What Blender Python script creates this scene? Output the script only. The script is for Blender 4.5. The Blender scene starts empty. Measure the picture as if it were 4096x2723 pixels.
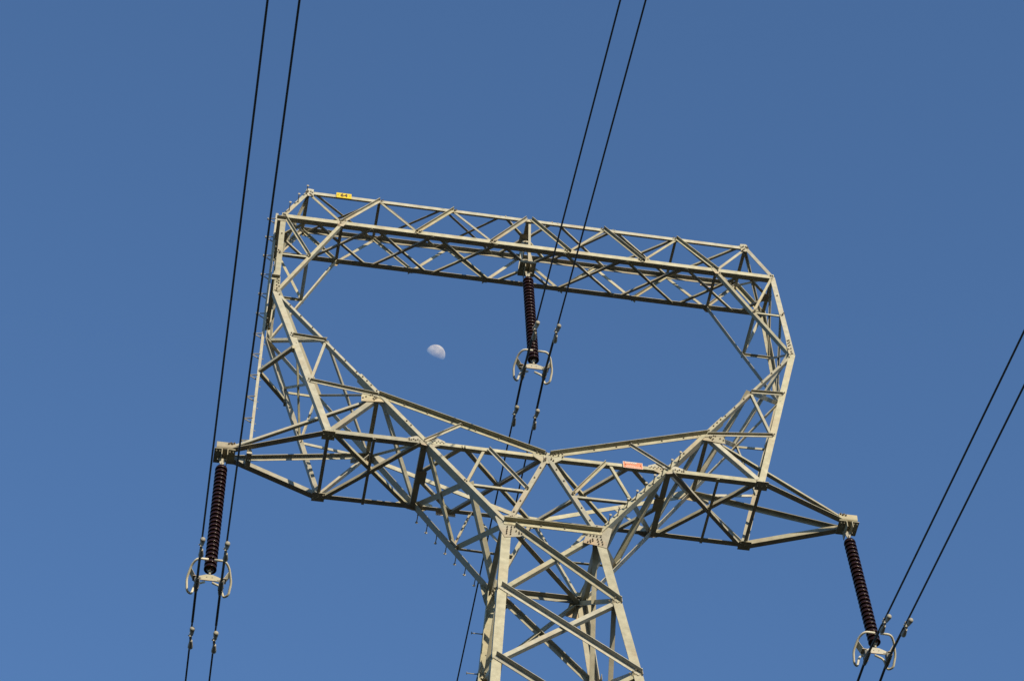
import bpy, bmesh, math, random
from mathutils import Vector, Matrix
random.seed(7)
SC = bpy.context.scene
V = Vector
R = math.radians

# ------------------------------------------------------------------ camera
cam = bpy.data.cameras.new("camera")
cam.sensor_width = 36.0
cam.lens = 11185.04 / 4096 * 36.0
cam.clip_end = 20000
camo = bpy.data.objects.new("camera", cam)
SC.collection.objects.link(camo)
AZ, EL, ROLL = R(12.14395624), R(53.93870674), R(-2.90543481)
fwd = V((math.sin(AZ) * math.cos(EL), math.cos(AZ) * math.cos(EL), math.sin(EL)))
r0 = fwd.cross(V((0, 0, 1))).normalized()
u0 = r0.cross(fwd)
rt = math.cos(ROLL) * r0 + math.sin(ROLL) * u0
up = -math.sin(ROLL) * r0 + math.cos(ROLL) * u0
CAM = V((-7.06019, -31.06154, 1.65))
camo.matrix_world = Matrix(((rt.x, up.x, -fwd.x, CAM.x), (rt.y, up.y, -fwd.y, CAM.y),
                            (rt.z, up.z, -fwd.z, CAM.z), (0, 0, 0, 1)))
SC.camera = camo
SC.render.resolution_x, SC.render.resolution_y = 1024, 680

# ------------------------------------------------------------------ sky and sun
SUN_EL, SUN_AZ = R(17.0), R(161.5)          # azimuth from +y towards +x
sun_dir = V((math.sin(SUN_AZ) * math.cos(SUN_EL), math.cos(SUN_AZ) * math.cos(SUN_EL), math.sin(SUN_EL)))
world = bpy.data.worlds.new("World")
SC.world = world
world.use_nodes = True
wn = world.node_tree
bg = wn.nodes["Background"]
sky = wn.nodes.new("ShaderNodeTexSky")
sky.sky_type = 'NISHITA'
sky.sun_disc = False
sky.sun_elevation = SUN_EL
sky.sun_rotation = SUN_AZ
sky.air_density = 1.0
sky.dust_density = 0.0
sky.ozone_density = 4.8
wn.links.new(sky.outputs[0], bg.inputs[0])
bg.inputs[1].default_value = 0.15
sd = bpy.data.lights.new("sun", 'SUN')
sd.energy = 4.9
sd.angle = R(0.5)
sd.color = (1.0, 0.85, 0.62)
so = bpy.data.objects.new("sun", sd)
SC.collection.objects.link(so)
so.rotation_euler = (-sun_dir).to_track_quat('-Z', 'Y').to_euler()
so.location = (60, -180, 60)
vs = SC.view_settings
vs.view_transform, vs.look, vs.gamma, vs.exposure = 'Standard', 'None', 1.0, 0.47
vs.use_curve_mapping = False
GUS = {'A': ((0.0, -1.0, -0.005), [(-4.533, -0.478, 48.921), (-4.511, -0.478, 48.962), (-4.389, -0.478, 48.948), (-4.39, -0.477, 48.706), (-4.491, -0.477, 48.694), (-4.56, -0.477, 48.817)], [(-4.541, -0.489, 48.821), (-4.526, -0.489, 48.855), (-4.51, -0.489, 48.819), (-4.495, -0.489, 48.853), (-4.447, -0.489, 48.855), (-4.415, -0.489, 48.82), (-4.461, -0.489, 48.766), (-4.442, -0.489, 48.745), (-4.419, -0.489, 48.716)]), 'B': ((0.0, -1.0, -0.005), [(-4.992, -0.473, 47.981), (-4.918, -0.473, 47.991), (-4.915, -0.472, 47.73), (-4.991, -0.472, 47.807)], [(-4.96, -0.485, 47.922), (-4.927, -0.485, 47.929), (-4.955, -0.484, 47.868), (-4.93, -0.484, 47.807)]), 'Q': ((0.0, -1.0, -0.005), [(-3.881, -0.473, 47.974), (-3.846, -0.473, 48.007), (-3.704, -0.473, 47.971), (-3.705, -0.472, 47.898), (-3.771, -0.472, 47.768), (-3.879, -0.472, 47.765)], [(-3.847, -0.485, 47.959), (-3.813, -0.485, 47.929), (-3.79, -0.485, 47.943), (-3.764, -0.485, 47.965), (-3.731, -0.485, 47.968), (-3.823, -0.484, 47.856), (-3.858, -0.484, 47.802)]), 'T': ((-0.005, -0.999, 0.047), [(-5.06, -0.581, 45.6), (-4.95, -0.581, 45.613), (-4.949, -0.586, 45.499), (-4.95, -0.604, 45.113), (-4.979, -0.606, 45.066), (-5.054, -0.603, 45.131)], [(-5.009, -0.594, 45.57), (-4.979, -0.596, 45.542), (-5.01, -0.598, 45.494), (-4.978, -0.6, 45.451), (-5.013, -0.602, 45.409), (-4.982, -0.604, 45.364), (-5.015, -0.608, 45.284), (-4.968, -0.609, 45.254), (-5.006, -0.613, 45.177), (-5.015, -0.616, 45.112)]), 'U': ((0.014, -0.999, 0.04), [(-3.362, -0.707, 42.014), (-3.32, -0.703, 42.105), (-3.192, -0.7, 42.134), (-2.882, -0.695, 42.148), (-2.696, -0.697, 42.027), (-2.701, -0.701, 41.93), (-2.988, -0.707, 41.888), (-3.365, -0.714, 41.837)], [(-3.335, -0.722, 41.934), (-3.278, -0.719, 41.98), (-3.197, -0.716, 42.038), (-3.163, -0.715, 42.046), (-3.146, -0.718, 41.954), (-3.118, -0.716, 42.004), (-3.129, -0.719, 41.921), (-3.101, -0.717, 41.964), (-3.082, -0.716, 41.987), (-2.984, -0.71, 42.112), (-2.937, -0.71, 42.093), (-2.905, -0.713, 42.001), (-2.873, -0.711, 42.034), (-2.856, -0.713, 41.982), (-2.822, -0.712, 42.005), (-2.788, -0.712, 41.997), (-2.766, -0.713, 41.958), (-2.734, -0.711, 41.991), (-2.707, -0.712, 41.96), (-2.862, -0.716, 41.926)]), 'C2': ((0.014, -0.999, 0.04), [(-2.52, -0.741, 40.89), (-2.368, -0.736, 40.969), (-2.232, -0.734, 40.952), (-2.011, -0.73, 41.0), (-1.844, -0.731, 40.905), (-1.858, -0.735, 40.821), (-2.041, -0.742, 40.712), (-2.209, -0.744, 40.72), (-2.52, -0.744, 40.824)], [(-2.496, -0.754, 40.857), (-2.493, -0.755, 40.818), (-2.457, -0.755, 40.822), (-2.416, -0.753, 40.857), (-2.38, -0.754, 40.825), (-2.341, -0.752, 40.856), (-2.302, -0.753, 40.825), (-2.223, -0.746, 40.955), (-2.185, -0.748, 40.907), (-2.142, -0.75, 40.838), (-2.103, -0.748, 40.868), (-2.072, -0.749, 40.827), (-2.033, -0.747, 40.87), (-2.002, -0.748, 40.829), (-1.968, -0.746, 40.871), (-1.938, -0.747, 40.834), (-1.905, -0.746, 40.867), (-1.875, -0.746, 40.834), (-2.091, -0.752, 40.766), (-2.102, -0.745, 40.938)]), 'M': ((-0.0, -0.999, 0.033), [(-0.26, -0.749, 40.865), (-0.164, -0.747, 40.93), (0.025, -0.747, 40.916), (0.218, -0.748, 40.908), (0.301, -0.749, 40.859), (0.281, -0.752, 40.774), (0.099, -0.757, 40.61), (-0.087, -0.758, 40.593), (-0.253, -0.753, 40.759)], [(-0.241, -0.759, 40.93), (-0.178, -0.759, 40.93), (-0.188, -0.761, 40.871), (-0.117, -0.76, 40.896), (-0.129, -0.762, 40.844), (-0.072, -0.761, 40.874), (-0.031, -0.761, 40.851), (-0.017, -0.76, 40.892), (0.058, -0.761, 40.861), (0.108, -0.762, 40.84), (0.151, -0.761, 40.879), (0.216, -0.759, 40.911), (0.201, -0.761, 40.85), (0.274, -0.76, 40.91), (0.274, -0.763, 40.818), (-0.037, -0.766, 40.72), (-0.066, -0.767, 40.692), (-0.044, -0.768, 40.666), (-0.073, -0.769, 40.637), (0.065, -0.766, 40.717), (0.1, -0.767, 40.678)]), 'KL': ((-0.0, -0.994, 0.105), [(-1.005, -0.786, 38.917), (-0.626, -0.772, 39.046), (-0.561, -0.8, 38.784), (-0.436, -0.827, 38.535), (-0.6, -0.844, 38.367), (-0.865, -0.851, 38.304), (-0.938, -0.826, 38.54)], [(-0.888, -0.795, 38.951), (-0.847, -0.801, 38.887), (-0.815, -0.807, 38.83), (-0.737, -0.797, 38.926), (-0.705, -0.795, 38.95), (-0.754, -0.803, 38.872), (-0.73, -0.802, 38.886), (-0.764, -0.808, 38.828), (-0.74, -0.808, 38.82), (-0.805, -0.83, 38.613), (-0.733, -0.83, 38.617), (-0.676, -0.829, 38.628), (-0.812, -0.838, 38.538), (-0.74, -0.838, 38.542), (-0.821, -0.845, 38.474), (-0.75, -0.845, 38.473), (-0.827, -0.852, 38.408), (-0.758, -0.853, 38.397), (-0.655, -0.842, 38.507), (-0.606, -0.844, 38.481), (-0.552, -0.827, 38.643), (-0.605, -0.849, 38.44), (-0.563, -0.849, 38.44)]), 'KR': ((-0.0, -0.994, 0.105), [(0.667, -0.776, 39.012), (0.932, -0.779, 38.987), (1.065, -0.784, 38.935), (0.915, -0.85, 38.312), (0.775, -0.845, 38.357), (0.512, -0.84, 38.41)], [(0.786, -0.797, 38.931), (0.8, -0.803, 38.874), (0.891, -0.801, 38.888), (0.854, -0.808, 38.828), (0.818, -0.814, 38.772), (0.592, -0.827, 38.643), (0.651, -0.828, 38.634), (0.709, -0.829, 38.631), (0.764, -0.829, 38.627), (0.834, -0.829, 38.628), (0.683, -0.839, 38.527), (0.768, -0.839, 38.536), (0.837, -0.838, 38.541), (0.591, -0.85, 38.426), (0.637, -0.85, 38.429), (0.683, -0.845, 38.477), (0.637, -0.844, 38.481), (0.776, -0.845, 38.471), (0.846, -0.845, 38.472), (0.78, -0.854, 38.394), (0.85, -0.853, 38.402)])}

# ------------------------------------------------------------------ materials
def mat(name, rough=0.5, metal=0.0, col=(0.5, 0.5, 0.5)):
    m = bpy.data.materials.new(name); m.use_nodes = True
    b = m.node_tree.nodes["Principled BSDF"]
    b.inputs["Base Color"].default_value = (*col, 1)
    b.inputs["Roughness"].default_value = rough
    b.inputs["Metallic"].default_value = metal
    return m, m.node_tree, b

def steel(name, c1, c2, stain, amount):
    """weathered galvanised steel: spangle, rain streaks, per-member tone, rusty stain"""
    m, t, b = mat(name, 0.55)
    N, L = t.nodes, t.links
    co = N.new("ShaderNodeTexCoord"); oi = N.new("ShaderNodeObjectInfo")
    n1 = N.new("ShaderNodeTexNoise"); n1.inputs["Scale"].default_value = 7; n1.inputs["Detail"].default_value = 6
    n2 = N.new("ShaderNodeTexNoise"); n2.inputs["Scale"].default_value = 1.6; n2.inputs["Detail"].default_value = 4
    vo = N.new("ShaderNodeTexVoronoi"); vo.inputs["Scale"].default_value = 38
    for n in (n1, n2, vo): L.new(co.outputs["Object"], n.inputs["Vector"])
    r1 = N.new("ShaderNodeMapRange"); r1.inputs[1].default_value = .3; r1.inputs[2].default_value = .7
    L.new(n1.outputs["Fac"], r1.inputs[0])
    mx = N.new("ShaderNodeMix"); mx.data_type = 'RGBA'
    mx.inputs[6].default_value = (*c1, 1); mx.inputs[7].default_value = (*c2, 1)
    L.new(r1.outputs[0], mx.inputs[0])
    hv = N.new("ShaderNodeHueSaturation")
    rh = N.new("ShaderNodeMath"); rh.operation = 'FRACT'; rm = N.new("ShaderNodeMath"); rm.operation = 'MULTIPLY'; rm.inputs[1].default_value = 17.3
    L.new(oi.outputs["Random"], rm.inputs[0]); L.new(rm.outputs[0], rh.inputs[0])
    rg = N.new("ShaderNodeMapRange"); rg.inputs[3].default_value = .7; rg.inputs[4].default_value = 1.25
    L.new(rh.outputs[0], rg.inputs[0]); L.new(rg.outputs[0], hv.inputs["Saturation"])
    ra = N.new("ShaderNodeMapRange"); ra.inputs[3].default_value = .80; ra.inputs[4].default_value = 1.17
    L.new(oi.outputs["Random"], ra.inputs[0])
    sp = N.new("ShaderNodeMapRange"); sp.inputs[3].default_value = .94; sp.inputs[4].default_value = 1.05
    L.new(vo.outputs["Color"], sp.inputs[0])
    mu = N.new("ShaderNodeMath"); mu.operation = 'MULTIPLY'
    L.new(ra.outputs[0], mu.inputs[0]); L.new(sp.outputs[0], mu.inputs[1]); L.new(mu.outputs[0], hv.inputs["Value"])
    L.new(mx.outputs[2], hv.inputs["Color"])
    rs = N.new("ShaderNodeMapRange"); rs.inputs[1].default_value = .5; rs.inputs[2].default_value = .75
    rs.inputs[3].default_value = 0; rs.inputs[4].default_value = amount
    L.new(n2.outputs["Fac"], rs.inputs[0])
    m2 = N.new("ShaderNodeMix"); m2.data_type = 'RGBA'; m2.inputs[7].default_value = (*stain, 1)
    L.new(rs.outputs[0], m2.inputs[0]); L.new(hv.outputs[0], m2.inputs[6])
    L.new(m2.outputs[2], b.inputs["Base Color"])
    rr = N.new("ShaderNodeMapRange"); rr.inputs[3].default_value = .48; rr.inputs[4].default_value = .72
    L.new(n1.outputs["Fac"], rr.inputs[0]); L.new(rr.outputs[0], b.inputs["Roughness"])
    b.inputs["Specular IOR Level"].default_value = .22
    return m

STEEL = steel("galvanised_steel", (.245, .235, .176), (.34, .326, .248), (.275, .195, .115), .5)
PLATE = steel("stained_gusset_steel", (.255, .238, .178), (.32, .30, .228), (.35, .225, .125), .85)
BOLT = steel("shade_toned_bolt_steel", (.10, .09, .07), (.15, .135, .105), (.15, .1, .06), .5)  # shading and shadow round the bolt heads painted in as a dark tone
FIT = steel("aluminium_fitting", (.24, .225, .175), (.31, .29, .23), (.25, .19, .13), .3)
HORN = steel("horn_tube", (.47, .44, .345), (.53, .50, .40), (.42, .34, .24), .2)
LEAD = steel("damper_weight", (.20, .195, .165), (.27, .26, .22), (.2, .17, .14), .2)
CLAMP = steel("shade_toned_clamp_casting", (.10, .10, .09), (.17, .165, .14), (.15, .12, .09), .4)  # clamps hang in shade; that shade is put into this darker base colour
WIRE, wt, wb = mat("weathered_conductor", .6, 0, (.02, .02, .021))
wv = wt.nodes.new("ShaderNodeTexWave"); wv.inputs["Scale"].default_value = 18; wv.bands_direction = 'DIAGONAL'
wc = wt.nodes.new("ShaderNodeTexCoord"); wt.links.new(wc.outputs["Object"], wv.inputs["Vector"])
wr = wt.nodes.new("ShaderNodeValToRGB"); wr.color_ramp.elements[0].color = (.013, .013, .015, 1); wr.color_ramp.elements[1].color = (.04, .039, .038, 1)
wt.links.new(wv.outputs["Fac"], wr.inputs[0]); wt.links.new(wr.outputs[0], wb.inputs["Base Color"])
wb.inputs["Specular IOR Level"].default_value = .15

GLAZE, gt, gb = mat("brown_glaze", .2, 0, (.016, .006, .004))
gb.inputs["Specular IOR Level"].default_value = .24
gn = gt.nodes.new("ShaderNodeTexNoise"); gn.inputs["Scale"].default_value = 9
gc = gt.nodes.new("ShaderNodeTexCoord"); gt.links.new(gc.outputs["Object"], gn.inputs["Vector"])
gr = gt.nodes.new("ShaderNodeValToRGB"); gr.color_ramp.elements[0].color = (.0075, .0026, .0012, 1); gr.color_ramp.elements[1].color = (.015, .0055, .0022, 1)
gt.links.new(gn.outputs["Fac"], gr.inputs[0]); gt.links.new(gr.outputs[0], gb.inputs["Base Color"])
RIM, _, rb = mat("thin_glaze_rim", .25, 0, (.075, .022, .009))

def paint(name, col, col2, rough=.45):
    m, t, b = mat(name, rough, 0, col)
    n = t.nodes.new("ShaderNodeTexNoise"); n.inputs["Scale"].default_value = 14; n.inputs["Detail"].default_value = 5
    c = t.nodes.new("ShaderNodeTexCoord"); t.links.new(c.outputs["Object"], n.inputs["Vector"])
    r = t.nodes.new("ShaderNodeValToRGB"); r.color_ramp.elements[0].position = .35; r.color_ramp.elements[1].position = .7
    r.color_ramp.elements[0].color = (*col, 1); r.color_ramp.elements[1].color = (*col2, 1)
    t.links.new(n.outputs["Fac"], r.inputs[0]); t.links.new(r.outputs[0], b.inputs["Base Color"])
    return m
YEL = paint("yellow_enamel", (.50, .36, .008), (.54, .40, .012))
RED = paint("faded_red_enamel", (.50, .135, .06), (.48, .18, .09))
WHT = paint("white_enamel", (.55, .47, .39), (.50, .40, .32))
BLK = paint("brown_lettering", (.05, .025, .008), (.08, .04, .01))

GRD, g_t, g_b = mat("dark_scrub_ground", .9)
a = g_t.nodes.new("ShaderNodeTexNoise"); a.inputs["Scale"].default_value = .35; a.inputs["Detail"].default_value = 9
rp = g_t.nodes.new("ShaderNodeValToRGB")
rp.color_ramp.elements[0].color = (.008, .007, .003, 1); rp.color_ramp.elements[1].color = (.022, .018, .008, 1)
rp.color_ramp.elements[0].position = .35; rp.color_ramp.elements[1].position = .68
gco = g_t.nodes.new("ShaderNodeTexCoord"); g_t.links.new(gco.outputs["Object"], a.inputs["Vector"])
g_t.links.new(a.outputs["Fac"], rp.inputs[0]); g_t.links.new(rp.outputs[0], g_b.inputs["Base Color"])

# ------------------------------------------------------------------ helpers
COL = SC.collection
def tag(o, label=None, cat=None, group=None, kind=None):
    for k, v in (("label", label), ("category", cat), ("group", group), ("kind", kind)):
        if v: o[k] = v
    return o
def empty(name, loc=(0, 0, 0)):
    o = bpy.data.objects.new(name, None); o.location = loc; o.empty_display_size = .2; COL.objects.link(o); return o
def mk(name, verts, faces, m, parent=None, smooth=False, mats=None, fm=None, origin=None):
    """link one mesh object; verts in world space, origin moved to the middle of the mesh"""
    me = bpy.data.meshes.new(name)
    if origin is None:
        n = len(verts); origin = V((sum(v[0] for v in verts) / n, sum(v[1] for v in verts) / n, sum(v[2] for v in verts) / n))
    me.from_pydata([tuple(V(v) - origin) for v in verts], [], faces)
    for x in ([m] if mats is None else mats): me.materials.append(x)
    if fm:
        for p, i in zip(me.polygons, fm): p.material_index = i
    bm = bmesh.new(); bm.from_mesh(me); bmesh.ops.recalc_face_normals(bm, faces=bm.faces); bm.to_mesh(me); bm.free()
    if smooth:
        for p in me.polygons: p.use_smooth = True
    me.update()
    o = bpy.data.objects.new(name, me); COL.objects.link(o)
    o.location = origin
    if parent is not None:
        o.parent = parent
        base = V((0, 0, 0)); q = parent
        while q is not None: base += q.location; q = q.parent
        o.location = origin - base
    return o

class MB:
    def __init__(s): s.v, s.f, s.m = [], [], []
    def add(s, v, f, mi=0):
        k = len(s.v); s.v += [V(x) for x in v]; s.f += [[i + k for i in q] for q in f]; s.m += [mi] * len(f)
    def prism(s, poly, d, mi=0):
        n = len(poly); d = V(d); p = [V(x) for x in poly]
        s.add(p + [x + d for x in p], [list(range(n))[::-1], list(range(n, 2 * n))] + [[i, (i + 1) % n, n + (i + 1) % n, n + i] for i in range(n)], mi)
    def box(s, c, ax, ay, az, mi=0):
        """half-axes given as vectors"""
        c, ax, ay, az = V(c), V(ax), V(ay), V(az)
        s.prism([c - ax - ay - az, c + ax - ay - az, c + ax + ay - az, c - ax + ay - az], 2 * az, mi)
    def tube(s, pts, r, n=10, mi=0, cap=True):
        pts = [V(p) for p in pts]; rs = r if isinstance(r, (list, tuple)) else [r] * len(pts)
        k = len(s.v); ref = None
        for i, p in enumerate(pts):
            d = (pts[min(i + 1, len(pts) - 1)] - pts[max(i - 1, 0)]).normalized()
            if ref is None: ref = d.orthogonal().normalized()
            ref = (ref - d * ref.dot(d)).normalized(); b = d.cross(ref)
            for j in range(n):
                a = 2 * math.pi * j / n
                s.v.append(p + rs[i] * (math.cos(a) * ref + math.sin(a) * b))
        for i in range(len(pts) - 1):
            for j in range(n):
                s.f.append([k + i * n + j, k + i * n + (j + 1) % n, k + (i + 1) * n + (j + 1) % n, k + (i + 1) * n + j]); s.m.append(mi)
        if cap:
            s.f.append([k + j for j in range(n)][::-1]); s.m.append(mi)
            e = k + (len(pts) - 1) * n; s.f.append([e + j for j in range(n)]); s.m.append(mi)
    def lathe(s, c, axis, prof, n=24, mi=None):
        """prof: (distance along axis, radius[, material])"""
        c, axis = V(c), V(axis).normalized(); e = axis.orthogonal().normalized(); b = axis.cross(e); k = len(s.v)
        for q in prof:
            for j in range(n):
                a = 2 * math.pi * j / n
                s.v.append(c + axis * q[0] + q[1] * (math.cos(a) * e + math.sin(a) * b))
        for i in range(len(prof) - 1):
            for j in range(n):
                s.f.append([k + i * n + j, k + i * n + (j + 1) % n, k + (i + 1) * n + (j + 1) % n, k + (i + 1) * n + j])
                s.m.append(prof[i + 1][2] if len(prof[i + 1]) > 2 else 0)
        s.f.append([k + j for j in range(n)][::-1]); s.m.append(0)
        e2 = k + (len(prof) - 1) * n; s.f.append([e2 + j for j in range(n)]); s.m.append(0)
    def bolt(s, p, n, r=.0165, h=.014, mi=0):
        n = V(n).normalized(); e = n.orthogonal().normalized(); b = n.cross(e); a0 = random.random()
        s.prism([V(p) + r * (math.cos(a0 + i * math.pi / 3) * e + math.sin(a0 + i * math.pi / 3) * b) for i in range(6)], n * h, mi)
        s.prism([V(p) + .5 * r * (math.cos(i * math.pi / 3) * e + math.sin(i * math.pi / 3) * b) for i in range(6)], n * (h + .012), mi)
    def build(s, name, mats, parent=None, smooth=False):
        if not isinstance(mats, (list, tuple)): mats = [mats]
        return mk(name, s.v, s.f, None, parent, smooth, mats, s.m)

def round_poly(pts, rad, n=5):
    """polyline with its inner corners rounded"""
    pts = [V(p) for p in pts]; out = [pts[0]]
    for i in range(1, len(pts) - 1):
        a, b, c = pts[i - 1], pts[i], pts[i + 1]
        r = min(rad, .45 * (a - b).length, .45 * (c - b).length)
        p0 = b + (a - b).normalized() * r; p1 = b + (c - b).normalized() * r
        for k in range(n + 1):
            t = k / n; out.append((1 - t) ** 2 * p0 + 2 * t * (1 - t) * b + t * t * p1)
    out.append(pts[-1]); return out

# ------------------------------------------------------------------ tower nodes (metres; x along the crossarm, y along the line)
NODE = {'A': (4.500, .477, 48.834), 'B': (4.957, .474, 47.902), 'Q': (3.795, .476, 47.900), 'T': (5.024, .604, 45.101),
        'U': (3.060, .710, 42.052), 'C2': (2.215, .756, 40.820), 'C1': (3.933, .760, 40.808), 'K': (.799, .805, 38.743),
        'M': (0, .751, 40.800), 'L': (1.158, 1.228, 34.743), 'P': (5.640, .055, 40.86),
        'A1': (3.050, .477, 48.834), 'A2': (1.555, .477, 48.834), 'A3': (0, .477, 48.834), 'G2': (2.275, .475, 47.901), 'G3': (.765, .475, 47.901)}
def nd(n, sx, sy):
    x, y, z = NODE[n]; return V((sx * x, sy * y, z))
def lerp(a, b, t): return a + (b - a) * t
NODE['FS'] = tuple(lerp(V(NODE['Q']), V(NODE['T']), .505)); NODE['FM'] = tuple(lerp(V(NODE['B']), V(NODE['T']), .506))
NODE['S1'] = tuple(lerp(V(NODE['T']), V(NODE['K']), .232)); NODE['S2'] = tuple(lerp(V(NODE['T']), V(NODE['K']), .837))
NODE['Oa'] = tuple(lerp(V(NODE['T']), V(NODE['C1']), .335)); NODE['Ob'] = tuple(lerp(V(NODE['T']), V(NODE['C1']), .663))
NODE['Or'] = tuple(lerp(V(NODE['T']), V(NODE['C1']), .419))
NODE['Om'] = tuple(lerp(V(NODE['U']), V(NODE['M']), .496)); NODE['Ck'] = tuple(lerp(V(NODE['C1']), V(NODE['C2']), .473))
NODE['H1'] = tuple(lerp(V(NODE['C2']), V(NODE['M']), .315)); NODE['H2'] = tuple(lerp(V(NODE['C2']), V(NODE['M']), .50))
NODE['W'] = tuple(lerp(V(NODE['M']), V(NODE['K']), .508))
def leg_at(z):
    t = (NODE['K'][2] - z) / 4.0
    return (NODE['K'][0] + t * (NODE['L'][0] - NODE['K'][0]), NODE['K'][1] + t * (NODE['L'][1] - NODE['K'][1]), z)
NODE['L1'] = leg_at(36.79); NODE['L2'] = leg_at(34.83); NODE['L3'] = leg_at(32.6); NODE['LG'] = leg_at(-.3)

tower = empty("transmission_tower", (0, 0, 0))
tag(tower, "tall lattice steel transmission tower with a looped window head against blue sky", "transmission tower")

_k = 0
def angle(name, p0, p1, n, w, mode='i', heel=(0, 0, 1), off=0.0, ext=0.0, t=None, m=None, w2=None, bolts=None):
    """L-section steel angle. Flange 1 lies in the face plane (outward normal n) centred on p0-p1;
    flange 2 stands at the edge that points along heel: 'i' inward (-n), 'o' outward (+n)."""
    global _k
    _k += 1
    p0, p1, n = V(p0), V(p1), V(n)
    d = (p1 - p0).normalized(); n = (n - d * n.dot(d)).normalized(); e = d.cross(n)
    if e.dot(V(heel)) < 0: e = -e
    w2 = w2 or w
    t = t or (.008 + .03 * w); off += (_k % 7) * .0004
    p0 = p0 - d * ext; p1 = p1 + d * ext
    h = w / 2
    if mode == 'i':
        prof = [(-h, 0), (h, 0), (h, -w2), (h - t, -w2), (h - t, -t), (-h, -t)]
    else:
        prof = [(-h, -t), (h, -t), (h, w2 - t), (h - t, w2 - t), (h - t, 0), (-h, 0)]
    poly = [p0 + e * a + n * (b + off) for a, b in prof]
    mb = MB(); mb.prism(poly, p1 - p0)
    if bolts:
        for s in bolts:
            mb.bolt(lerp(p0, p1, s) + n * (off + .0005), n, mi=1)
    return mb.build(name, [m or STEEL, BOLT], tower)

F = V((0, -1, 0)); UPV = V((0, 0, 1)); DN = V((0, 0, -1))
def face_n(a, b, c, out):
    n = (V(b) - V(a)).cross(V(c) - V(a)).normalized()
    return n if n.dot(V(out)) > 0 else -n
SX, SY = (-1, 1), (-1, 1)

# ---- top beam
for sy in SY:
    n = V((0, sy, 0))
    angle("chord", nd('A', -1, sy), nd('A', 1, sy), n, .09, 'i', UPV)
    angle("chord", nd('B', -1, sy), nd('B', 1, sy), n, .11, 'i', DN)
    for sx in SX:
        X = lambda k: nd(k, sx, sy)
        mid = V((-sx, 0, 0))
        angle("beam_brace", X('A'), X('Q'), n, .055, 'i', mid, off=-.012)
        angle("beam_brace", X('Q'), X('A1'), n, .065, 'o', UPV, off=.012, ext=.03)
        angle("beam_brace", X('A1'), X('G2'), n, .05, 'i', mid, off=-.012)
        angle("beam_brace", X('G2'), X('A2'), n, .065, 'o', UPV, off=.012, ext=.05)
        angle("beam_brace", X('A2'), X('G3'), n, .05, 'i', mid, off=-.012)
        angle("beam_brace", X('G3'), X('A3') + V((sx * .07, 0, 0)), n, .065, 'o', UPV, off=.012, ext=.05)
        # end chamfer
        angle("leg", X('A'), X('B'), n, .085, 'i', V((sx, 0, 1)))
        # post B - T and knee Q - T
        nT = face_n(X('B'), X('T'), X('Q'), n)
        angle("leg", X('B'), X('T'), nT, .105, 'i', V((sx, 0, 0)), bolts=(.25, .506))
        angle("leg", X('Q'), X('T'), nT, .066, 'i', V((-sx, 0, -1)), off=-.011, w2=.088)
        angle("beam_brace", X('B'), X('FS'), nT, .055, 'o', V((sx, 0, -.2)) if sx > 0 else V((1, 0, .2)), off=.006)
        angle("beam_brace", X('FS'), X('FM'), nT, .045, 'i', UPV, off=-.014)
# cross struts of the beam
for sx in SX:
    for k, w in (('A', .07), ('Q', .06), ('A1', .055), ('B', .07)):
        angle("strut", nd(k, sx, -1), nd(k, sx, 1), DN, w, 'i', V((sx, 0, 0)), off=.04 if k in 'QB' else -.05)
    angle("strut", nd('FS', sx, -1), nd('FS', sx, 1), V((-sx, 0, -1)), .05, 'i', V((sx, 0, 0)), off=-.02)
    # chamfer end face, crossed
    nE = V((sx, 0, .5))
    angle("lacing_bar", nd('A', sx, -1), nd('B', sx, 1), nE, .05, 'i', V((0, 1, 0)), off=-.01)
    angle("lacing_bar", nd('A', sx, 1), nd('B', sx, -1), nE, .045, 'i', V((0, 1, 0)), off=-.03)
    # outer face of the post, two crossed panels
    nO = V((sx, 0, 0))
    for a, b in (('B', 'FM'), ('FM', 'B'), ('FM', 'T'), ('T', 'FM')):
        angle("lacing_bar", nd(a, sx, -1), nd(b, sx, 1), nO, .045, 'i', V((0, 1, .1)), off=-.012 if a < b else -.028)
angle("strut", nd('A3', 0, -1), nd('A3', 0, 1), DN, .09, 'i', V((-1, 0, 0)), off=-.02)
# roof lacing and bottom lacing
RA = [(4.45, 4.45), (3.06, 3.06), (1.76, 1.76), (.58, .56)]
RB = [4.38, 3.145, 1.92, .64]
for sx in SX:
    yA, zA, yB, zB = .47, 48.86, .45, 47.86
    for i in range(3):
        for s in (-1, 1):
            a = RA[i][0]; b = RA[i + 1][0]
            angle("lacing_bar", (sx * (a - (.0 if i else .05)), -s * yA, zA), (sx * (b + .0), s * yA, zA), DN, .045, 'i', V((sx if s > 0 else -sx, 0, 0)) if sx < 0 else V((sx, -1, 0)), off=.0 if s > 0 else .016)
            a, b = RB[i], RB[i + 1]
            angle("lacing_bar", (sx * (a - .03), -s * yB, zB), (sx * (b + .03), s * yB, zB), DN, .045, 'i', V((0, -1, 0)), off=.012 if s > 0 else .026)
    for s in (-1, 1):
        angle("lacing_bar", (sx * .50, s * yA, zA), (sx * .07, s * .05, zA), DN, .05, 'i', V((0, -1, 0)))
        angle("lacing_bar", (sx * .58, s * yB, zB), (sx * .14, s * .14, zB), DN, .045, 'i', V((0, -1, 0)), off=.014)
        angle("lacing_bar", (sx * 4.44, s * yB, zB), (sx * 4.90, s * .06, zB), DN, .045, 'i', V((0, -1, 0)), off=.014)
    mb = MB(); mb.box((sx * 4.93, 0, 47.835), (.10, 0, 0), (0, .09, 0), (0, 0, .005)); mb.build("gusset_plate", PLATE, tower)
mb = MB(); mb.box((0, 0, 48.85), (.12, 0, 0), (0, .13, 0), (0, 0, .006)); mb.build("gusset_plate", PLATE, tower)
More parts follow.
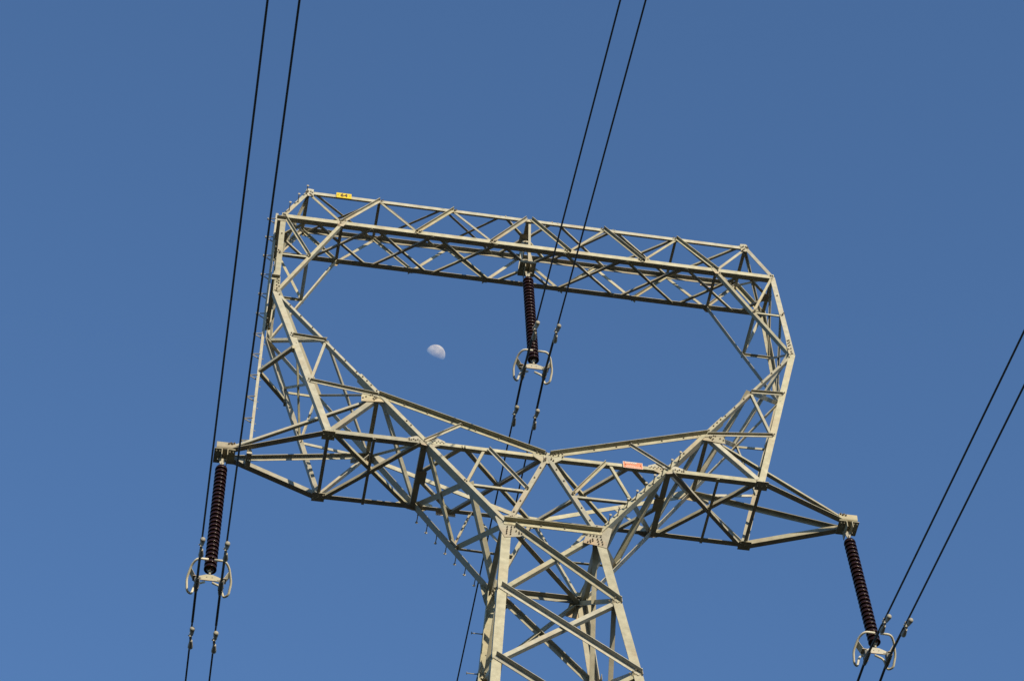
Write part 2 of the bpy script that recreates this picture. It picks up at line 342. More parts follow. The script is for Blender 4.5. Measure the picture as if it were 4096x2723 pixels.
# centre hanger: plate under the beam, legs up to the chord nodes and to the roof plate
for s in (-1, 1):
    angle("hanger_leg", (.02, s * .45, 48.79), (.03, s * .13, 47.80), F, .05, 'i', V((1, 0, 0)), off=.012 * s)
    angle("hanger_leg", (s * .03, .0, 48.83), (s * .14, .03, 47.80), F, .06, 'i', V((-1, 0, 0)), off=.004)
mb = MB()
mb.box((0, 0, 47.775), (.165, 0, 0), (0, .165, 0), (0, 0, .006))
mb.box((0, -.168, 47.80), (.165, 0, 0), (0, .003, 0), (0, 0, .03))
for s in (-1, 1):
    mb.box((s * .052, 0, 47.71), (.006, 0, 0), (0, .155, 0), (0, 0, .056))
    mb.box((s * .09, 0, 47.763), (.038, 0, 0), (0, .155, 0), (0, 0, .005))
mb.build("hanger_plate", STEEL, tower)

# ---- window legs, crossarm and waist
for sx in SX:
    for sy in SY:
        X = lambda k: nd(k, sx, sy)
        nV = face_n(X('T'), X('K'), X('C1'), (0, sy, 0))
        out = V((sx, 0, 0))
        angle("leg", X('T'), X('C1'), nV, .12, 'i', out)
        tu = lerp(X('T'), X('K'), .41); tv = lerp(X('T'), X('K'), .385)
        angle("leg", X('T'), tu, nV, .05, 'i', V((sx, 0, -1)), w2=.10, bolts=(.05, .17, .29, .42, .54, .66, .78, .90), ext=.02)
        angle("leg", tv, X('K'), nV, .074, 'i', V((sx, 0, -1)), off=.027, w2=.165, bolts=(.02, .05, .08, .12, .33, .36))
        # face bracing
        B = lambda a, b, w, mode, heel, off: angle("face_brace", X(a), X(b), nV, w, mode, heel, off=off)
        B('Oa', 'S1', .055, 'o', UPV, .012)
        B('S1', 'Ob', .05, 'i', V((-sx, 0, 0)), -.012)
        B('Ob', 'U', .06, 'o', UPV, .012)
        B('C1', 'U', .095, 'i', DN, -.014)
        nM = face_n(X('M'), X('U'), X('C2'), (0, sy, 0))
        angle("chord", X('U'), X('M') + V((sx * .06, 0, .02)), nM, .095, 'o', UPV, off=.012, bolts=(.16, .30, .45, .59, .73))
        angle("chord", X('C1'), X('C2'), V((0, sy, 0)), .10, 'i', DN)
        angle("chord", X('C2'), X('M'), V((0, sy, 0)), .085, 'i', DN)
        angle("face_brace", X('C2'), X('Om'), nM, .05, 'o', UPV, off=.02)
        nK = face_n(X('M'), X('K'), X('C2'), (0, sy, 0))
        angle("face_brace", X('M'), X('K'), nK, .085, 'i', V((1, 0, -.2)) if sx < 0 else V((-1, 0, -.2)), off=.012, bolts=(.18, .33, .68, .84))
        angle("face_brace", X('H2') + V((sx * .035, 0, 0)), X('S2'), nK, .05, 'i', V((-sx, 0, 0)), off=-.02)
        angle("face_brace", X('H2') - V((sx * .035, 0, 0)), X('W'), nK, .055, 'o', UPV, off=.02)
        angle("face_brace", X('S2'), X('W'), nK, .05, 'i', DN, off=-.02)
        # tip members
        T = V((sx * 5.62, sy * .10, 40.80)); T2 = V((sx * 5.56, sy * .165, 40.835))
        nb = V((0, 0, -1))
        angle("tip_chord", X('C1'), T, nb, .105, 'i', V((-sx * .3, -sy, 0)), off=.05)
        nU = face_n(X('U'), T2, X('C1'), (0, sy, 0))
        angle("tip_chord", X('U'), T2, nU, .085, 'i', UPV, off=-.012)
        # body diagonals are further down
# struts across and inner-face lacing of the V legs
for sx in SX:
    for k, w in (('U', .075), ('C2', .105), ('C1', .06), ('K', .095)):
        dz = {'U': 0, 'C2': -.05, 'C1': -.04, 'K': 0}[k]
        angle("strut", nd(k, sx, -1) + V((0, .03, dz)), nd(k, sx, 1) + V((0, -.03, dz)), DN if k != 'K' else V((-sx, 0, -.4)), w, 'i', V((sx, 0, 0)))
    nI = V((sx * .833, 0, -.553))           # underside of the V leg
    for a, b in (('T', 'S1'), ('S1', 'T'), ('S1', 'U'), ('U', 'S1'), ('U', 'C2'), ('C2', 'U'), ('C2', 'S2'), ('S2', 'C2'), ('S2', 'K'), ('K', 'S2')):
        low = a in ('C2', 'S2', 'K') and b in ('C2', 'S2', 'K')
        w = .095 if low else (.085 if sx > 0 else .065)
        if (a, b) in (('C2', 'U'), ('U', 'S1')) and sx < 0: w = .05
        n2 = V((-.25, 0, -1)) if sx < 0 and (a, b) in (('S1', 'T'), ('U', 'S1')) else nI
        angle("leg_lacing", nd(a, sx, -1), nd(b, sx, 1), n2, w, 'i', V((-1, 0, 0)) if a < b else V((1, 0, 0)), off=-.012 if a < b else -.03)
    # outer face between the two outer legs
    nO = V((sx, 0, -.2))
    o1, o2 = .39, .61
    for s in (-1, 1):
        pa = lerp(nd('T', sx, s), nd('C1', sx, s), .385 if s < 0 else .31); pb = lerp(nd('T', sx, -s), nd('C1', sx, -s), .615 if s < 0 else .675)
        angle("leg_lacing", pa, pb, nO, .045, 'i', V((0, 1, 0)), off=-.012 - .016 * (s > 0))
    # floor of the crossarm
    for s in (-1, 1):
        angle("floor_brace", nd('C1', sx, s) + V((-sx * .06, 0, -.05)), nd('C2', sx, -s) + V((sx * .06, 0, -.05)), DN, .07, 'i', V((0, -1, 0)), off=.0 if s < 0 else .02)
        angle("floor_brace", nd('H1', sx, s) + V((0, 0, -.045)), V((sx * 2.215, s * .06, 40.755)), DN, .06, 'i', V((0, -1, 0)))
        angle("floor_brace", nd('H1', sx, s) + V((0, 0, -.045)), nd('M', sx, -s) + V((sx * .05, 0, -.045)), DN, .065, 'i', V((0, -1, 0)), off=0 if s < 0 else .02)
    angle("floor_brace", nd('Ck', sx, -1) + V((0, 0, -.05)), nd('Ck', sx, 1) + V((0, 0, -.05)), DN, .05, 'i', V((sx, 0, 0)), off=.035)
    mb = MB(); mb.box((sx * 2.17, 0, 40.742), (.09, 0, 0), (0, .14, 0), (0, 0, .005)); mb.build("gusset_plate", PLATE, tower)
    for sy in SY:     # bent floor plates at the outer corners
        c = nd('C1', sx, sy) + V((0, -sy * .05, -.065))
        mb = MB(); mb.box(c, (.115, 0, 0), (0, .10, 0), (0, 0, .006))
        for ax, ay in ((-.08, -.03), (0, -.045), (.085, .0), (-.085, -.09)): mb.bolt(c + V((ax * sx, -sy * .1 * 0 + sy * (.03 + ay), -.0065)), DN, mi=1)
        mb.build("gusset_plate", [STEEL, FIT], tower)
for sy in SY:
    angle("chord", nd('K', -1, sy), nd('K', 1, sy), V((0, sy, 0)), .10, 'o' if sy < 0 else 'i', UPV, off=.026 if sy < 0 else -.02, bolts=(.38, .62), ext=.06 if sy < 0 else 0)
angle("strut", nd('K', -1, -1) + V((.05, .03, -.05)), nd('K', 1, 1) + V((-.05, -.03, -.05)), DN, .085, 'i', V((-1, -1, 0)))

# ---- body below the waist
for sx in SX:
    for sy in SY:
        nB = face_n(nd('K', sx, sy), nd('LG', sx, sy), nd('K', -sx, sy), (0, sy, 0))
        angle("leg", nd('K', sx, sy), nd('LG', sx, sy), nB, .16, 'i', V((sx, 0, 0)), t=.014)
        nB = face_n(nd('K', -1, sy), nd('LG', -1, sy), nd('K', 1, sy), (0, sy, 0))
        lv = ['K', 'L1', 'L2', 'L3']
        for i in range(3):
            a, b = nd(lv[i], sx, sy), nd(lv[i + 1], -sx, sy)
            if i == 0: a = a + V((-sx * .14, 0, -.12)) * 1.0
            if sx * (1 if sy < 0 else 1) < 0:
                angle("body_brace", a, b, nB, .095, 'o' if sy < 0 else 'i', UPV, off=.016 if sy < 0 else -.03, ext=.05 if sy < 0 else 0)
            else:
                angle("body_brace", a, b, nB, .085, 'i', DN, off=-.018)
        nS = face_n(nd('K', sx, -1), nd('LG', sx, -1), nd('K', sx, 1), (sx, 0, 0))
        for i in range(3):
            angle("body_brace", nd(lv[i], sx, sy), nd(lv[i + 1], sx, -sy), nS, .085, 'i' if sy < 0 else 'i', V((0, sy, 0)), off=-.018 - (.016 if sy > 0 else 0))
# rest of the bracing down to the footings (below the picture)
mb = MB(); z = 32.6; lv = [z]
while z > 2: z -= (2.2 + (32.6 - z) * .12); lv.append(max(z, .3))
def bar(mb, a, b, w): 
    d = (b - a).normalized(); e = d.orthogonal().normalized() * w / 2; f = d.cross(e)
    mb.prism([a - e - f * .3, a + e - f * .3, a + e + f * .3, a - e + f * .3], b - a)
for z0, z1 in zip(lv, lv[1:]):
    p, q = V(leg_at(z0)), V(leg_at(z1))
    for s in SX:
        for t in SY:
            bar(mb, V((s * p.x, t * p.y * .99, p.z)), V((-s * q.x, t * q.y * .99, q.z)), .09)
            bar(mb, V((s * p.x * .99, t * p.y, p.z)), V((s * q.x * .99, -t * q.y, q.z)), .09)
mb.build("lower_bracing", STEEL, tower)

# ---- gusset plates with bolt heads (outline, bolts measured in the face planes; mirrored to the other faces)
def gusset(k, sx, sy, m=PLATE):
    n, poly, bolts = GUS[k]
    mir = lambda v: V((v[0] * sx, v[1] * sy, v[2]))
    nn = mir(n); mb = MB()
    off = {'M': .002, 'U': .003, 'C2': .004}.get(k, .0035)
    mb.prism([mir(p) + nn * off for p in poly], nn * .008, 0)
    for b in bolts:
        mb.bolt(mir(b) + nn * (.0 if k not in ('M', 'KL', 'KR') else .010), nn, .0145 if k in ('KL', 'KR') else .016, .012, mi=1)
    return mb.build("gusset_plate", [m, BOLT], tower)
for sy in (1, -1):
    for sx in (1, -1):
        for k in ('A', 'B', 'Q', 'T', 'U', 'C2'): gusset(k, sx, sy, PLATE if k in ('U', 'C2', 'Q') else STEEL)
    gusset('M', 1, sy, STEEL)
    gusset('KL', 1, sy, STEEL); gusset('KR', 1, sy, PLATE)
# splice angles where the leg grows thicker
for sx in SX:
    for sy in SY:
        a, b = nd('T', sx, sy), nd('K', sx, sy); nV = face_n(a, b, nd('C1', sx, sy), (0, sy, 0))
        mb = MB()
        for q in (lerp(a, b, .837),):
            e = (b - a).normalized(); f = nV.cross(e)
            mb.box(q - nV * .10 + V((0, 0, -.02)), e * .09, nV * .09, f * .006)
        mb.build("gusset_plate", STEEL, tower)
# small side plates on the body legs
for sx in SX:
    for k in ('L1', 'L2'):
        for sy in SY:
            c = nd(k, sx, sy); mb = MB()
            mb.box(c + V((sx * .075, -sy * .12, .02)), (.004, 0, 0), (0, .17, 0), (0, 0, .07))
            for q in (-.06, .04): mb.bolt(c + V((sx * .079, -sy * .03, q)), (sx, 0, 0), mi=1)
            mb.build("gusset_plate", [STEEL, BOLT], tower)
            nB = V((0, sy, 0)); mb = MB()
# bolts at brace ends on the front and back faces
for sx in SX:
    for sy in SY:
        mb = MB(); nB = V((0, sy, 0))
        for k in ('A1', 'A2', 'G2', 'G3'):
            c = nd(k, sx, sy)
            for i in range(4): mb.bolt(c + V((sx * (-.06 + .035 * i), sy * .0205, .012 * (-1) ** i + (.01 if k[0] == 'A' else -.0))), nB, r=.014)
        for k in ('L1', 'L2'):
            c = nd(k, sx, sy)
            for i in range(3): mb.bolt(c + V((-sx * (.03 + .055 * i), sy * .022, .05 - .05 * i)), nB, r=.017)
        for k in ('FS', 'FM', 'S1', 'Oa', 'Ob', 'Om', 'S2', 'W'):
            c = nd(k, sx, sy)
            for i in range(2): mb.bolt(c + V((sx * .03 * i, sy * .028, .035 * i)), nB, r=.016)
        mb.build("bolt_set", BOLT, tower)

# ---- step bolts
def step(p, n, L=.19):
    n = V(n).normalized(); mb = MB(); p = V(p)
    mb.tube([p - n * .03, p + n * L], .0095, 8); mb.lathe(p + n * (L - .002), n, [(0, .012), (.002, .026), (.01, .026), (.014, .015)], 12)
    mb.bolt(p, n, .018, .016)
    mb.build("step_bolt", FIT, tower)
a, b = nd('K', 1, -1), nd('U', 1, -1); nV = face_n(a, b, nd('C1', 1, -1), (0, -1, 0))
for i in range(9): step(lerp(a, b, .087 + .079 * i) + nV * .03, nV)
a, b = nd('K', -1, 1), nd('U', -1, 1); nV = face_n(a, b, nd('C1', -1, 1), (0, 1, 0))
for i in range(8): step(lerp(a, b, .045 + .076 * i) + nV * .03, nV)
for i in range(8):
    c = V(leg_at(38.2 - .46 * i)); c = V((-c.x, c.y, c.z))
    if i % 2: step(c + V((-.08, -.03, 0)), (-1, 0, 0))
    else: step(c + V((.02, 0, 0)), (0, 1, 0))
a, b = nd('A', -1, -1), nd('B', -1, -1)
for t in (.06, .42, .78): step(lerp(a, b, t), F)

# ---- climbing rail on the left side, y = 0
rail_top, rail_bot = V((-5.085, 0, 48.62)), V((-5.295, 0, 40.62))
def rail_x(z): t = (48.62 - z) / 8.0; return -5.085 - .21 * t
mb = MB(); d = rail_bot - rail_top
mb.prism([rail_top + V(q) for q in ((0, -.03, 0), (0, .03, 0), (.008, .03, 0), (.008, -.022, 0), (.052, -.022, 0), (.052, -.03, 0))], d)
for z in [48.3 - .66 * i for i in range(12)]:
    for o in (.0, .2): mb.bolt((rail_x(z) + .06, -.026, z - o), (1, 0, 0), .012, .014, 0)
mb.build("climbing_rail", STEEL, tower)
for i in range(12):
    z = 48.42 - .655 * i; x = rail_x(z); mb = MB()
    mb.tube([(x + .01, -.07, z - .06), (x - .15, 0, z), (x + .01, .09, z)], .0115, 8)
    mb.lathe((x - .135, 0, z), (-1, 0, 0), [(0, .014), (.002, .028), (.016, .028), (.02, .018)], 10)
    mb.build("rail_step", FIT, tower)
# outriggers that carry the rail
for k, zz, y in (('B', 47.72, .474), ('T', 45.52, .585)):
    xl = -NODE[k][0] - .0; xr = rail_x(zz) + (.07 if k == 'B' else .095)
    for s in SY:
        angle("rail_bracket", V((xl + .06, s * y, zz)), V((xr - .05, s * y, zz)), V((0, s, 0)), .075, 'o' if s < 0 else 'i', UPV if s < 0 else DN, off=.02)
    angle("rail_bracket", V((xr, -y - .02, zz)), V((xr, y + .02, zz)), DN, .08, 'i', V((1, 0, 0)), off=.045)
zr = 43.28
for s in SY:
    angle("rail_bracket", V((rail_x(zr) + .05, s * .02, zr)), nd('Or', -1, s) + V((-.05, -s * .02, 0)), DN, .07, 'i', V((0, -1, 0)))
    mb = MB(); mb.box(nd('Or', -1, s) + V((-.06, -s * .04, -.01)), (.03, 0, 0), (0, .05, 0), (0, 0, .045)); mb.build("rail_bracket", STEEL, tower)
mb = MB(); mb.box((-5.27, 0, 40.70), (.045, 0, 0), (0, .17, 0), (0, 0, .05)); mb.bolt((-5.30, -.175, 40.72), F); mb.build("rail_bracket", STEEL, tower)

# ---- crossarm tips
for sx in SX:
    x0, x1 = 5.515, 5.855
    mb = MB(); prof = []
    for p in round_poly([(0, -.19, 40.868), (0, -.175, 40.72), (0, .175, 40.72), (0, .19, 40.868)], .10, 7): prof.append(p)
    th = .012
    inn = []
    for i, p in enumerate(prof):
        d = (prof[min(i + 1, len(prof) - 1)] - prof[max(i - 1, 0)]).normalized(); nn = V((0, -d.z, d.y)); inn.append(p + nn * th)
    out = [p for p in prof]
    for i in range(len(out) - 1):
        q = [out[i], out[i + 1], inn[i + 1], inn[i]]
        mb.prism([V((sx * x0, p.y, p.z)) for p in q], V((sx * (x1 - x0), 0, 0)))
    for k, (bx, bz) in enumerate(((.03, 40.855), (.065, 40.832), (.09, 40.852), (.125, 40.83))):
        for s in SY: mb.bolt((sx * (x0 + bx), s * .192, bz), (0, s, .1), mi=1)
    mb.build("tip_plate", [STEEL, BOLT], tower)
    mb = MB(); cx = sx * 5.70
    for s in (-1, 1):
        mb.box((cx + s * .115, 0, 40.710), (.07, 0, 0), (0, .165, 0), (0, 0, .006))
        mb.box((cx + s * .051, 0, 40.63), (.0065, 0, 0), (0, .165, 0), (0, 0, .074))
        for q in (-.10, -.03): mb.bolt((cx + s * (.09 + (.06 if q < -.05 else 0)), -.12, 40.7035), DN, mi=1)
    mb.build("hanger_bracket", [STEEL, FIT], tower)

# ------------------------------------------------------------------ insulator strings
SHED_N = 26
CONN = {-1: (-5.975, 37.245, -5.569, 37.228), 0: (-.186, 44.32, .231, 44.37), 1: (5.592, 37.254, 5.972, 37.239)}
def string(key, top, anchor_z, label):
    (xa, za, xb, zb) = CONN[key]
    bx = (xa + xb) / 2; zc = (za + zb) / 2
    root = empty("insulator_string", (top[0], 0, anchor_z))
    tag(root, label, "insulator", "brown insulator strings hanging from the tower")
    T = V(top); Bm = V((bx, 0, zc + .36))
    ax = (Bm - T).normalized(); L = (Bm - T).length
    # link plate and shackle
    mb = MB(); c = V((T.x, -.06, 0))
    mb.prism(round_poly([(T.x - .045, -.012, anchor_z), (T.x - .045, -.012, T.z + .13), (T.x - .015, -.012, T.z + .075), (T.x + .015, -.012, T.z + .075), (T.x + .045, -.012, T.z + .13), (T.x + .045, -.012, anchor_z)], .03), V((0, .018, 0)))
    mb.tube([(T.x - .09, 0, anchor_z - .02), (T.x + .09, 0, anchor_z - .02)], .012, 8)
    mb.build("link_plate", FIT, root)
    mb = MB()
    mb.tube(round_poly([T + V((0, -.03, .02)), T + V((0, -.03, .13)), T + V((0, .03, .13)), T + V((0, .03, .02))], .03), .0095, 8)
    mb.lathe(T + V((0, 0, .03)), ax, [(0, .02), (.01, .028), (.03, .03), (.05, .045)], 14)
    mb.build("shackle", FIT, root)
    # sheds
    pitch = L / SHED_N; prof = [(0, .05)]
    for i in range(SHED_N):
        z = i * pitch; r = .107
        prof += [(z + .002, .074), (z + .014 * 1, .094), (z + .036, r - .002), (z + .062, r + .003), (z + .082, r + .003), (z + .086, r + .002, 1), (z + .090, r - .004), (z + .089, .088), (z + .08, .060), (z + pitch - .001, .056)]
    prof += [(L + .01, .04), (L + .02, .03)]
    mb = MB(); mb.lathe(T, ax, prof, 28)
    o = mb.build("shed_column", [GLAZE, RIM], root, smooth=True)
    # ball fitting under the column
    mb = MB(); mb.lathe(T + ax * (L - .01), ax, [(0, .03), (.03, .034), (.05, .03), (.07, .018), (.12, .018)], 12); mb.bolt(T + ax * (L + .04) + V((0, -.03, 0)), F)
    mb.build("ball_fitting", FIT, root)
    # yoke plate
    zy = zc + .10; w = (xb - xa) / 2
    mb = MB()
    mb.prism([(bx - w - .03, -.008, zy), (bx + w + .03, -.008, zy), (bx + w + .03, -.008, zy + .06), (bx + .06, -.008, zy + .145), (bx - .06, -.008, zy + .145), (bx - w - .03, -.008, zy + .06)], V((0, .016, 0)))
    for s in (-1, 1): mb.bolt((bx + s * .045, -.008, zy + .07), F, .008, .004, 1)
    mb.build("yoke_plate", [PLATE, BOLT], root)
    # suspension clamps
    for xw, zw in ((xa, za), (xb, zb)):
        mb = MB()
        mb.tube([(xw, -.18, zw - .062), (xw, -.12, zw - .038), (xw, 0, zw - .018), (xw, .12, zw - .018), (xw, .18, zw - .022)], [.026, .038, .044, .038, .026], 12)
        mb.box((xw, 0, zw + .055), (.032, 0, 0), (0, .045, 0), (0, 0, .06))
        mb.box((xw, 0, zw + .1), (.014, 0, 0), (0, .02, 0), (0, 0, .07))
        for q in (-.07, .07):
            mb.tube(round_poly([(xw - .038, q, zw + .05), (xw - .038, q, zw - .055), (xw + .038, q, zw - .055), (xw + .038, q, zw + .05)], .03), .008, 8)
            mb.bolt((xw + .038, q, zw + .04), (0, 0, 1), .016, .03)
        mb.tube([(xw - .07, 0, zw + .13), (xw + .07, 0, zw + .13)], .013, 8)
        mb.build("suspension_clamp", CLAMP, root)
    # arcing horns: two bent tubes, one per side
    for s in (-1, 1):
        zh = zc + .385
        pts = [(bx + s * .05, -.22, zh), (bx + s * .235, -.22, zh), (bx + s * .315, -.10, zh - .03), (bx + s * .375, .10, zh - .17), (bx + s * .35, .24, zh - .33),
               (bx + s * .27, .32, zh - .31), (bx + s * .22, .27, zh - .10), (bx + s * .06, .25, zh - .04)]
        mb = MB(); mb.tube(round_poly(pts, .065, 6), .021, 12)
        mb.build("arcing_horn", HORN, root, smooth=True)
        mb = MB()
        mb.prism([(bx + s * (w + .02), -.03, zy + .03), (bx + s * (w + .02), .13, zy + .03), (bx + s * .33, .06, zh - .10), (bx + s * .325, -.06, zh - .04)], V((s * .006, 0, 0)))
        mb.box((bx + s * (w + .04), 0, zy + .03), (.04, 0, 0), (0, .06, 0), (0, 0, .005))
        mb.build("horn_bracket", PLATE, root)
    return root
string(-1, (-5.73, 0, 40.37), 40.62, "brown shedded insulator string hanging from the left tip of the crossarm, beside the climbing rail")
string(0, (.012, 0, 47.42), 47.69, "brown insulator string hanging from the middle of the top beam inside the tower window")
string(1, (5.685, 0, 40.34), 40.60, "brown insulator string hanging from the right tip of the crossarm, near lower right corner")

# ------------------------------------------------------------------ conductors and their dampers
A1, S1, A2, S2 = -.019, .291, .021, -.114
def wire_pt(x, z, y):
    a = abs(y)
    return V((x + (A1 if y < 0 else A2) * a, y, z - (S1 if y < 0 else S2) * a + .0004 * y * y))
WLAB = {(-1, 0): "outermost dark conductor on the far left, hanging in the left clamp of the left yoke",
        (-1, 1): "dark conductor crossing just left of the climbing rail, right clamp of the left yoke",
        (0, 0): "dark conductor through the tower window, in the left clamp of the middle yoke",
        (0, 1): "dark conductor through the tower window, in the right clamp of the middle yoke",
        (1, 0): "dark conductor in the left clamp of the right yoke, running to the right edge",
        (1, 1): "rightmost dark conductor of all, in the right clamp of the right yoke"}
DLAB = {-1: "left", 0: "middle", 1: "right"}
DAMP = {(-1, 0): (-1.16, 1.29), (-1, 1): (-1.14, 1.32), (0, 0): (-1.33, 1.10), (0, 1): (-1.27, 1.17), (1, 0): (-1.14,), (1, 1): (-1.12,)}
for key in (-1, 0, 1):
    c = CONN[key]
    for j in (0, 1):
        x, z = c[2 * j], c[2 * j + 1]
        ys = [-110 + 4 * i for i in range(26)] + [-8, -5, -3, -2, -1.2, -.6, -.25, 0, .25, .6, 1.2, 2, 3, 5, 8] + [12 + 5 * i for i in range(34)]
        root = empty("conductor", (x, 0, z))
        tag(root, WLAB[(key, j)], "power line", "conductors of the power line")
        mb = MB(); mb.tube([wire_pt(x, z, y) for y in ys], .0165, 10); mb.build("cable", WIRE, root, smooth=True)
        mb = MB(); ya = [-1.0, -.97, -.6, -.2, 0, .2, .6, .97, 1.0]
        mb.tube([wire_pt(x, z, y) for y in ya], [.0172, .0225, .0225, .0225, .0225, .0225, .0225, .0225, .0172], 12); mb.build("armour_rods", WIRE, root, smooth=True)
        for yd in DAMP[(key, j)]:
            p = wire_pt(x, z, yd); d = (wire_pt(x, z, yd + .05) - wire_pt(x, z, yd - .05)).normalized()
            root = empty("vibration_damper", p)
            lab = "grey two-weight damper on the %s wire of the %s pair, %s" % (("left", "right")[j], DLAB[key],
                  "above its yoke" if yd < 0 else "below its yoke")
            tag(root, lab, "damper", "vibration dampers on the conductors")
            dn = V((0, 0, -1)); dn = (dn - d * dn.dot(d)).normalized(); side = d.cross(dn)
            h = p + dn * .075 + V((.012, 0, 0))
            mb = MB(); mb.box(p + dn * .03, side * .022, d * .028, dn * .055); mb.tube([p - d * .028, p + d * .028], .027, 12); mb.bolt(p + dn * .03 + side * .022, side)
            mb.build("damper_clamp", FIT, root)
            mb = MB(); mb.tube([h - d * .10, h - d * .05 + dn * .003, h + dn * 0, h + d * .05 + dn * .003, h + d * .10], .008, 8); mb.build("messenger_wire", FIT, root)
            for s in (-1, 1):
                mb = MB(); dd = (d * s + dn * .04).normalized()
                mb.lathe(h + d * s * .07, dd, [(0, .020), (.002, .027), (.03, .029), (.10, .040), (.15, .045), (.175, .043), (.19, .034), (.198, .018)], 18)
                mb.build("damper_weight", LEAD, root, smooth=True)

# ------------------------------------------------------------------ signs
def text_mesh(body, size, bold=0.0, sx=1.0):
    cu = bpy.data.curves.new("lettering", 'FONT'); cu.body = body; cu.size = size; cu.align_x = 'CENTER'; cu.align_y = 'CENTER'
    cu.extrude = .0012; cu.offset = bold; cu.space_character = 1.08
    ob = bpy.data.objects.new("lettering", cu); COL.objects.link(ob)
    dg = bpy.context.evaluated_depsgraph_get(); me = bpy.data.meshes.new_from_object(ob.evaluated_get(dg))
    vs_ = [(v.co.x * sx, v.co.y, v.co.z) for v in me.vertices]; fs = [list(p.vertices) for p in me.polygons]
    bpy.data.objects.remove(ob); bpy.data.curves.remove(cu); bpy.data.meshes.remove(me)
    return vs_, fs
def sign(name, c, w, h, plate, label, sy, texts, dashes=(), border=None, cat="sign", ink=None, tilt=0.0):
    root = empty(name, c); tag(root, label, cat)
    c = V(c); n = V((0, sy, 0)); ex = V((-sy, 0, 0)); ez = (V((0, 0, 1)) + n * tilt).normalized()
    mb = MB(); mb.prism([c + ex * a + ez * b for a, b in ((-w / 2, -h / 2), (w / 2, -h / 2), (w / 2, h / 2), (-w / 2, h / 2))], -n * .002)
    mb.prism([c - n * .002 + ex * a + ez * b for a, b in ((-w / 2, -h / 2), (w / 2, -h / 2), (w / 2, h / 2), (-w / 2, h / 2))], -n * .002, 1)
    mb.build("sign_plate", [plate, WHT], root)          # painted front, bare back
    if border:
        mb = MB(); t = .008; a, b = w / 2, h / 2
        for p, q, r, s in ((-a, -b, a, -b + t), (-a, b - t, a, b), (-a, -b + t, -a + t, b - t), (a - t, -b + t, a, b - t)):
            mb.prism([c + ex * p + ez * q + n * .0015, c + ex * r + ez * q + n * .0015, c + ex * r + ez * s + n * .0015, c + ex * p + ez * s + n * .0015], n * .001)
        mb.build("sign_border", border, root)
    for body, size, ox, oz, bold, sx in texts:
        v, f = text_mesh(body, size, bold, sx)
        mk("lettering", [c + ex * (p[0] + ox) + ez * (p[1] + oz) + n * (.004 + p[2]) for p in v], f, ink, root)
    if dashes:
        mb = MB()
        for x0, x1, z0, z1 in dashes:
            mb.prism([c + ex * x0 + ez * z0 + n * .0015, c + ex * x1 + ez * z0 + n * .0015, c + ex * x1 + ez * z1 + n * .0015, c + ex * x0 + ez * z1 + n * .0015], n * .001)
        mb.build("small_print", ink, root)
    mb = MB()
    for s in (-1, 1): mb.bolt(c + ex * s * w * .39 + ez * (.008 if border else 0) + n * .001, n, .009, .006)
    mb.build("fixing_bolt", BOLT, root)
    return root
rows = []
rnd = random.Random(3)
for zt, x0, x1, hh in ((-.008, -.115, .03, .011), (-.029, -.13, .125, .012), (-.052, -.13, .15, .013)):
    x = x0
    while x < x1:
        l = rnd.uniform(.012, .034); rows.append((x, min(x + l, x1), zt - hh, zt)); x += l + rnd.uniform(.006, .012)
sign("number_sign", (-3.78, -.505, 48.838), .305, .172, YEL, "yellow rectangular number plate reading 64 near the upper left corner of the tower", -1, [("64", .145, 0, 0, .0045, .95)], ink=BLK)
sign("danger_sign", (1.555, -.782, 40.81), .36, .175, RED, "faded red danger sign with white border bolted on the front crossarm, right of centre", -1, [("DANGER", .062, -.035, .052, .0025, .82)], rows, WHT, ink=WHT)
sign("danger_sign", (-1.60, .782, 40.79), .36, .175, RED, "sign plate behind the crossarm, left of centre, only its pale edge showing", 1, [("DANGER", .062, -.035, .052, .0025, .82)], rows, WHT, ink=WHT)
sign("number_sign", (3.90, .505, 48.80), .305, .172, YEL, "pale plate on the far top chord near the right end, only its lower edge showing", 1, [("64", .125, 0, 0, .0, 1.0)], ink=BLK)

# ------------------------------------------------------------------ moon: sunlit side of a far sphere, seen through the bright air
px, py = 1741.7, 1417.3
md = (rt * ((px - 2048) / 11185.04) - up * ((py - 1361.5) / 11185.04) + fwd).normalized()
MD = 3000.0; mr = 39.3 / 11185.04 * MD * 1.0
MOON = bpy.data.materials.new("moon_surface"); MOON.use_nodes = True
t = MOON.node_tree; t.nodes.clear()
out = t.nodes.new("ShaderNodeOutputMaterial"); add = t.nodes.new("ShaderNodeAddShader"); tr = t.nodes.new("ShaderNodeBsdfTransparent"); df = t.nodes.new("ShaderNodeBsdfDiffuse")
nz = t.nodes.new("ShaderNodeTexNoise"); nz.inputs["Scale"].default_value = .13; nz.inputs["Detail"].default_value = 1.5
tc = t.nodes.new("ShaderNodeTexCoord"); t.links.new(tc.outputs["Object"], nz.inputs["Vector"])
rp = t.nodes.new("ShaderNodeValToRGB"); rp.color_ramp.elements[0].position = .30; rp.color_ramp.elements[1].position = .60
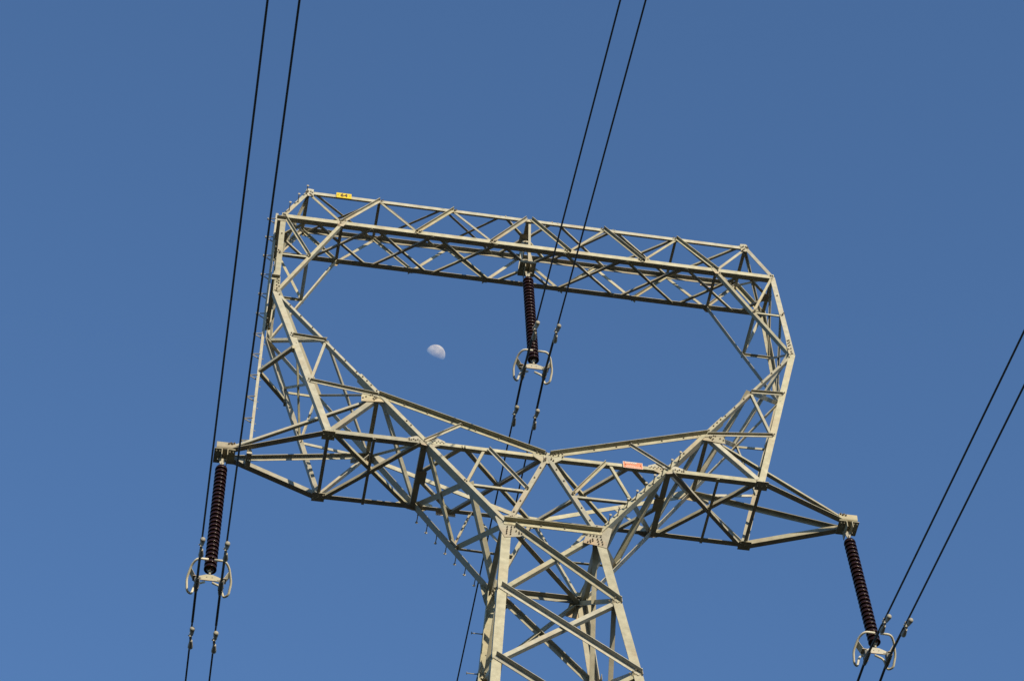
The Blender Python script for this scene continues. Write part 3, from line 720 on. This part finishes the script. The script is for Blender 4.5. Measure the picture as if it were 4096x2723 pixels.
rp.color_ramp.elements[0].color = (.155, .13, .082, 1); rp.color_ramp.elements[1].color = (.26, .222, .148, 1)
t.links.new(nz.outputs["Fac"], rp.inputs[0]); t.links.new(rp.outputs[0], df.inputs["Color"])
t.links.new(tr.outputs[0], add.inputs[0]); t.links.new(df.outputs[0], add.inputs[1])
ge = t.nodes.new("ShaderNodeNewGeometry"); mxs = t.nodes.new("ShaderNodeMixShader")          # the inside of the shell stays clear
t.links.new(ge.outputs["Backfacing"], mxs.inputs[0]); t.links.new(add.outputs[0], mxs.inputs[1]); t.links.new(tr.outputs[0], mxs.inputs[2])
t.links.new(mxs.outputs[0], out.inputs["Surface"])
bm = bmesh.new(); bmesh.ops.create_icosphere(bm, subdivisions=6, radius=mr)
bmesh.ops.bisect_plane(bm, geom=bm.verts[:] + bm.edges[:] + bm.faces[:], plane_co=(0, 0, 0), plane_no=tuple(sun_dir), clear_inner=True)
me = bpy.data.meshes.new("moon"); bm.to_mesh(me); bm.free(); me.materials.append(MOON)
for p in me.polygons: p.use_smooth = True
moon = bpy.data.objects.new("moon", me); COL.objects.link(moon); moon.location = CAM + md * MD
tag(moon, "pale half moon in the blue sky seen through the tower window", "moon")

# ------------------------------------------------------------------ ground
me = bpy.data.meshes.new("ground")
vs2, fs2 = [], []; N_ = 60; S_ = 6000
def gp(i): 
    u = (i / N_) * 2 - 1; return S_ * (abs(u) ** 2.2) * (1 if u > 0 else -1)
for i in range(N_ + 1):
    for j in range(N_ + 1):
        x, y = gp(i), gp(j); r = math.hypot(x, y + 15)
        k = max(0.0, min(1.0, (r - 60) / 400)); vs2.append((x, y, k * (4 * math.sin(x * .004 + 1) + 5 * math.sin(y * .003)) + .0))
for i in range(N_):
    for j in range(N_): fs2.append([i * (N_ + 1) + j, (i + 1) * (N_ + 1) + j, (i + 1) * (N_ + 1) + j + 1, i * (N_ + 1) + j + 1])
me.from_pydata(vs2, [], fs2); me.materials.append(GRD)
for p in me.polygons: p.use_smooth = True
g = bpy.data.objects.new("ground", me); COL.objects.link(g); g["kind"] = "structure"
bpy.context.view_layer.update()
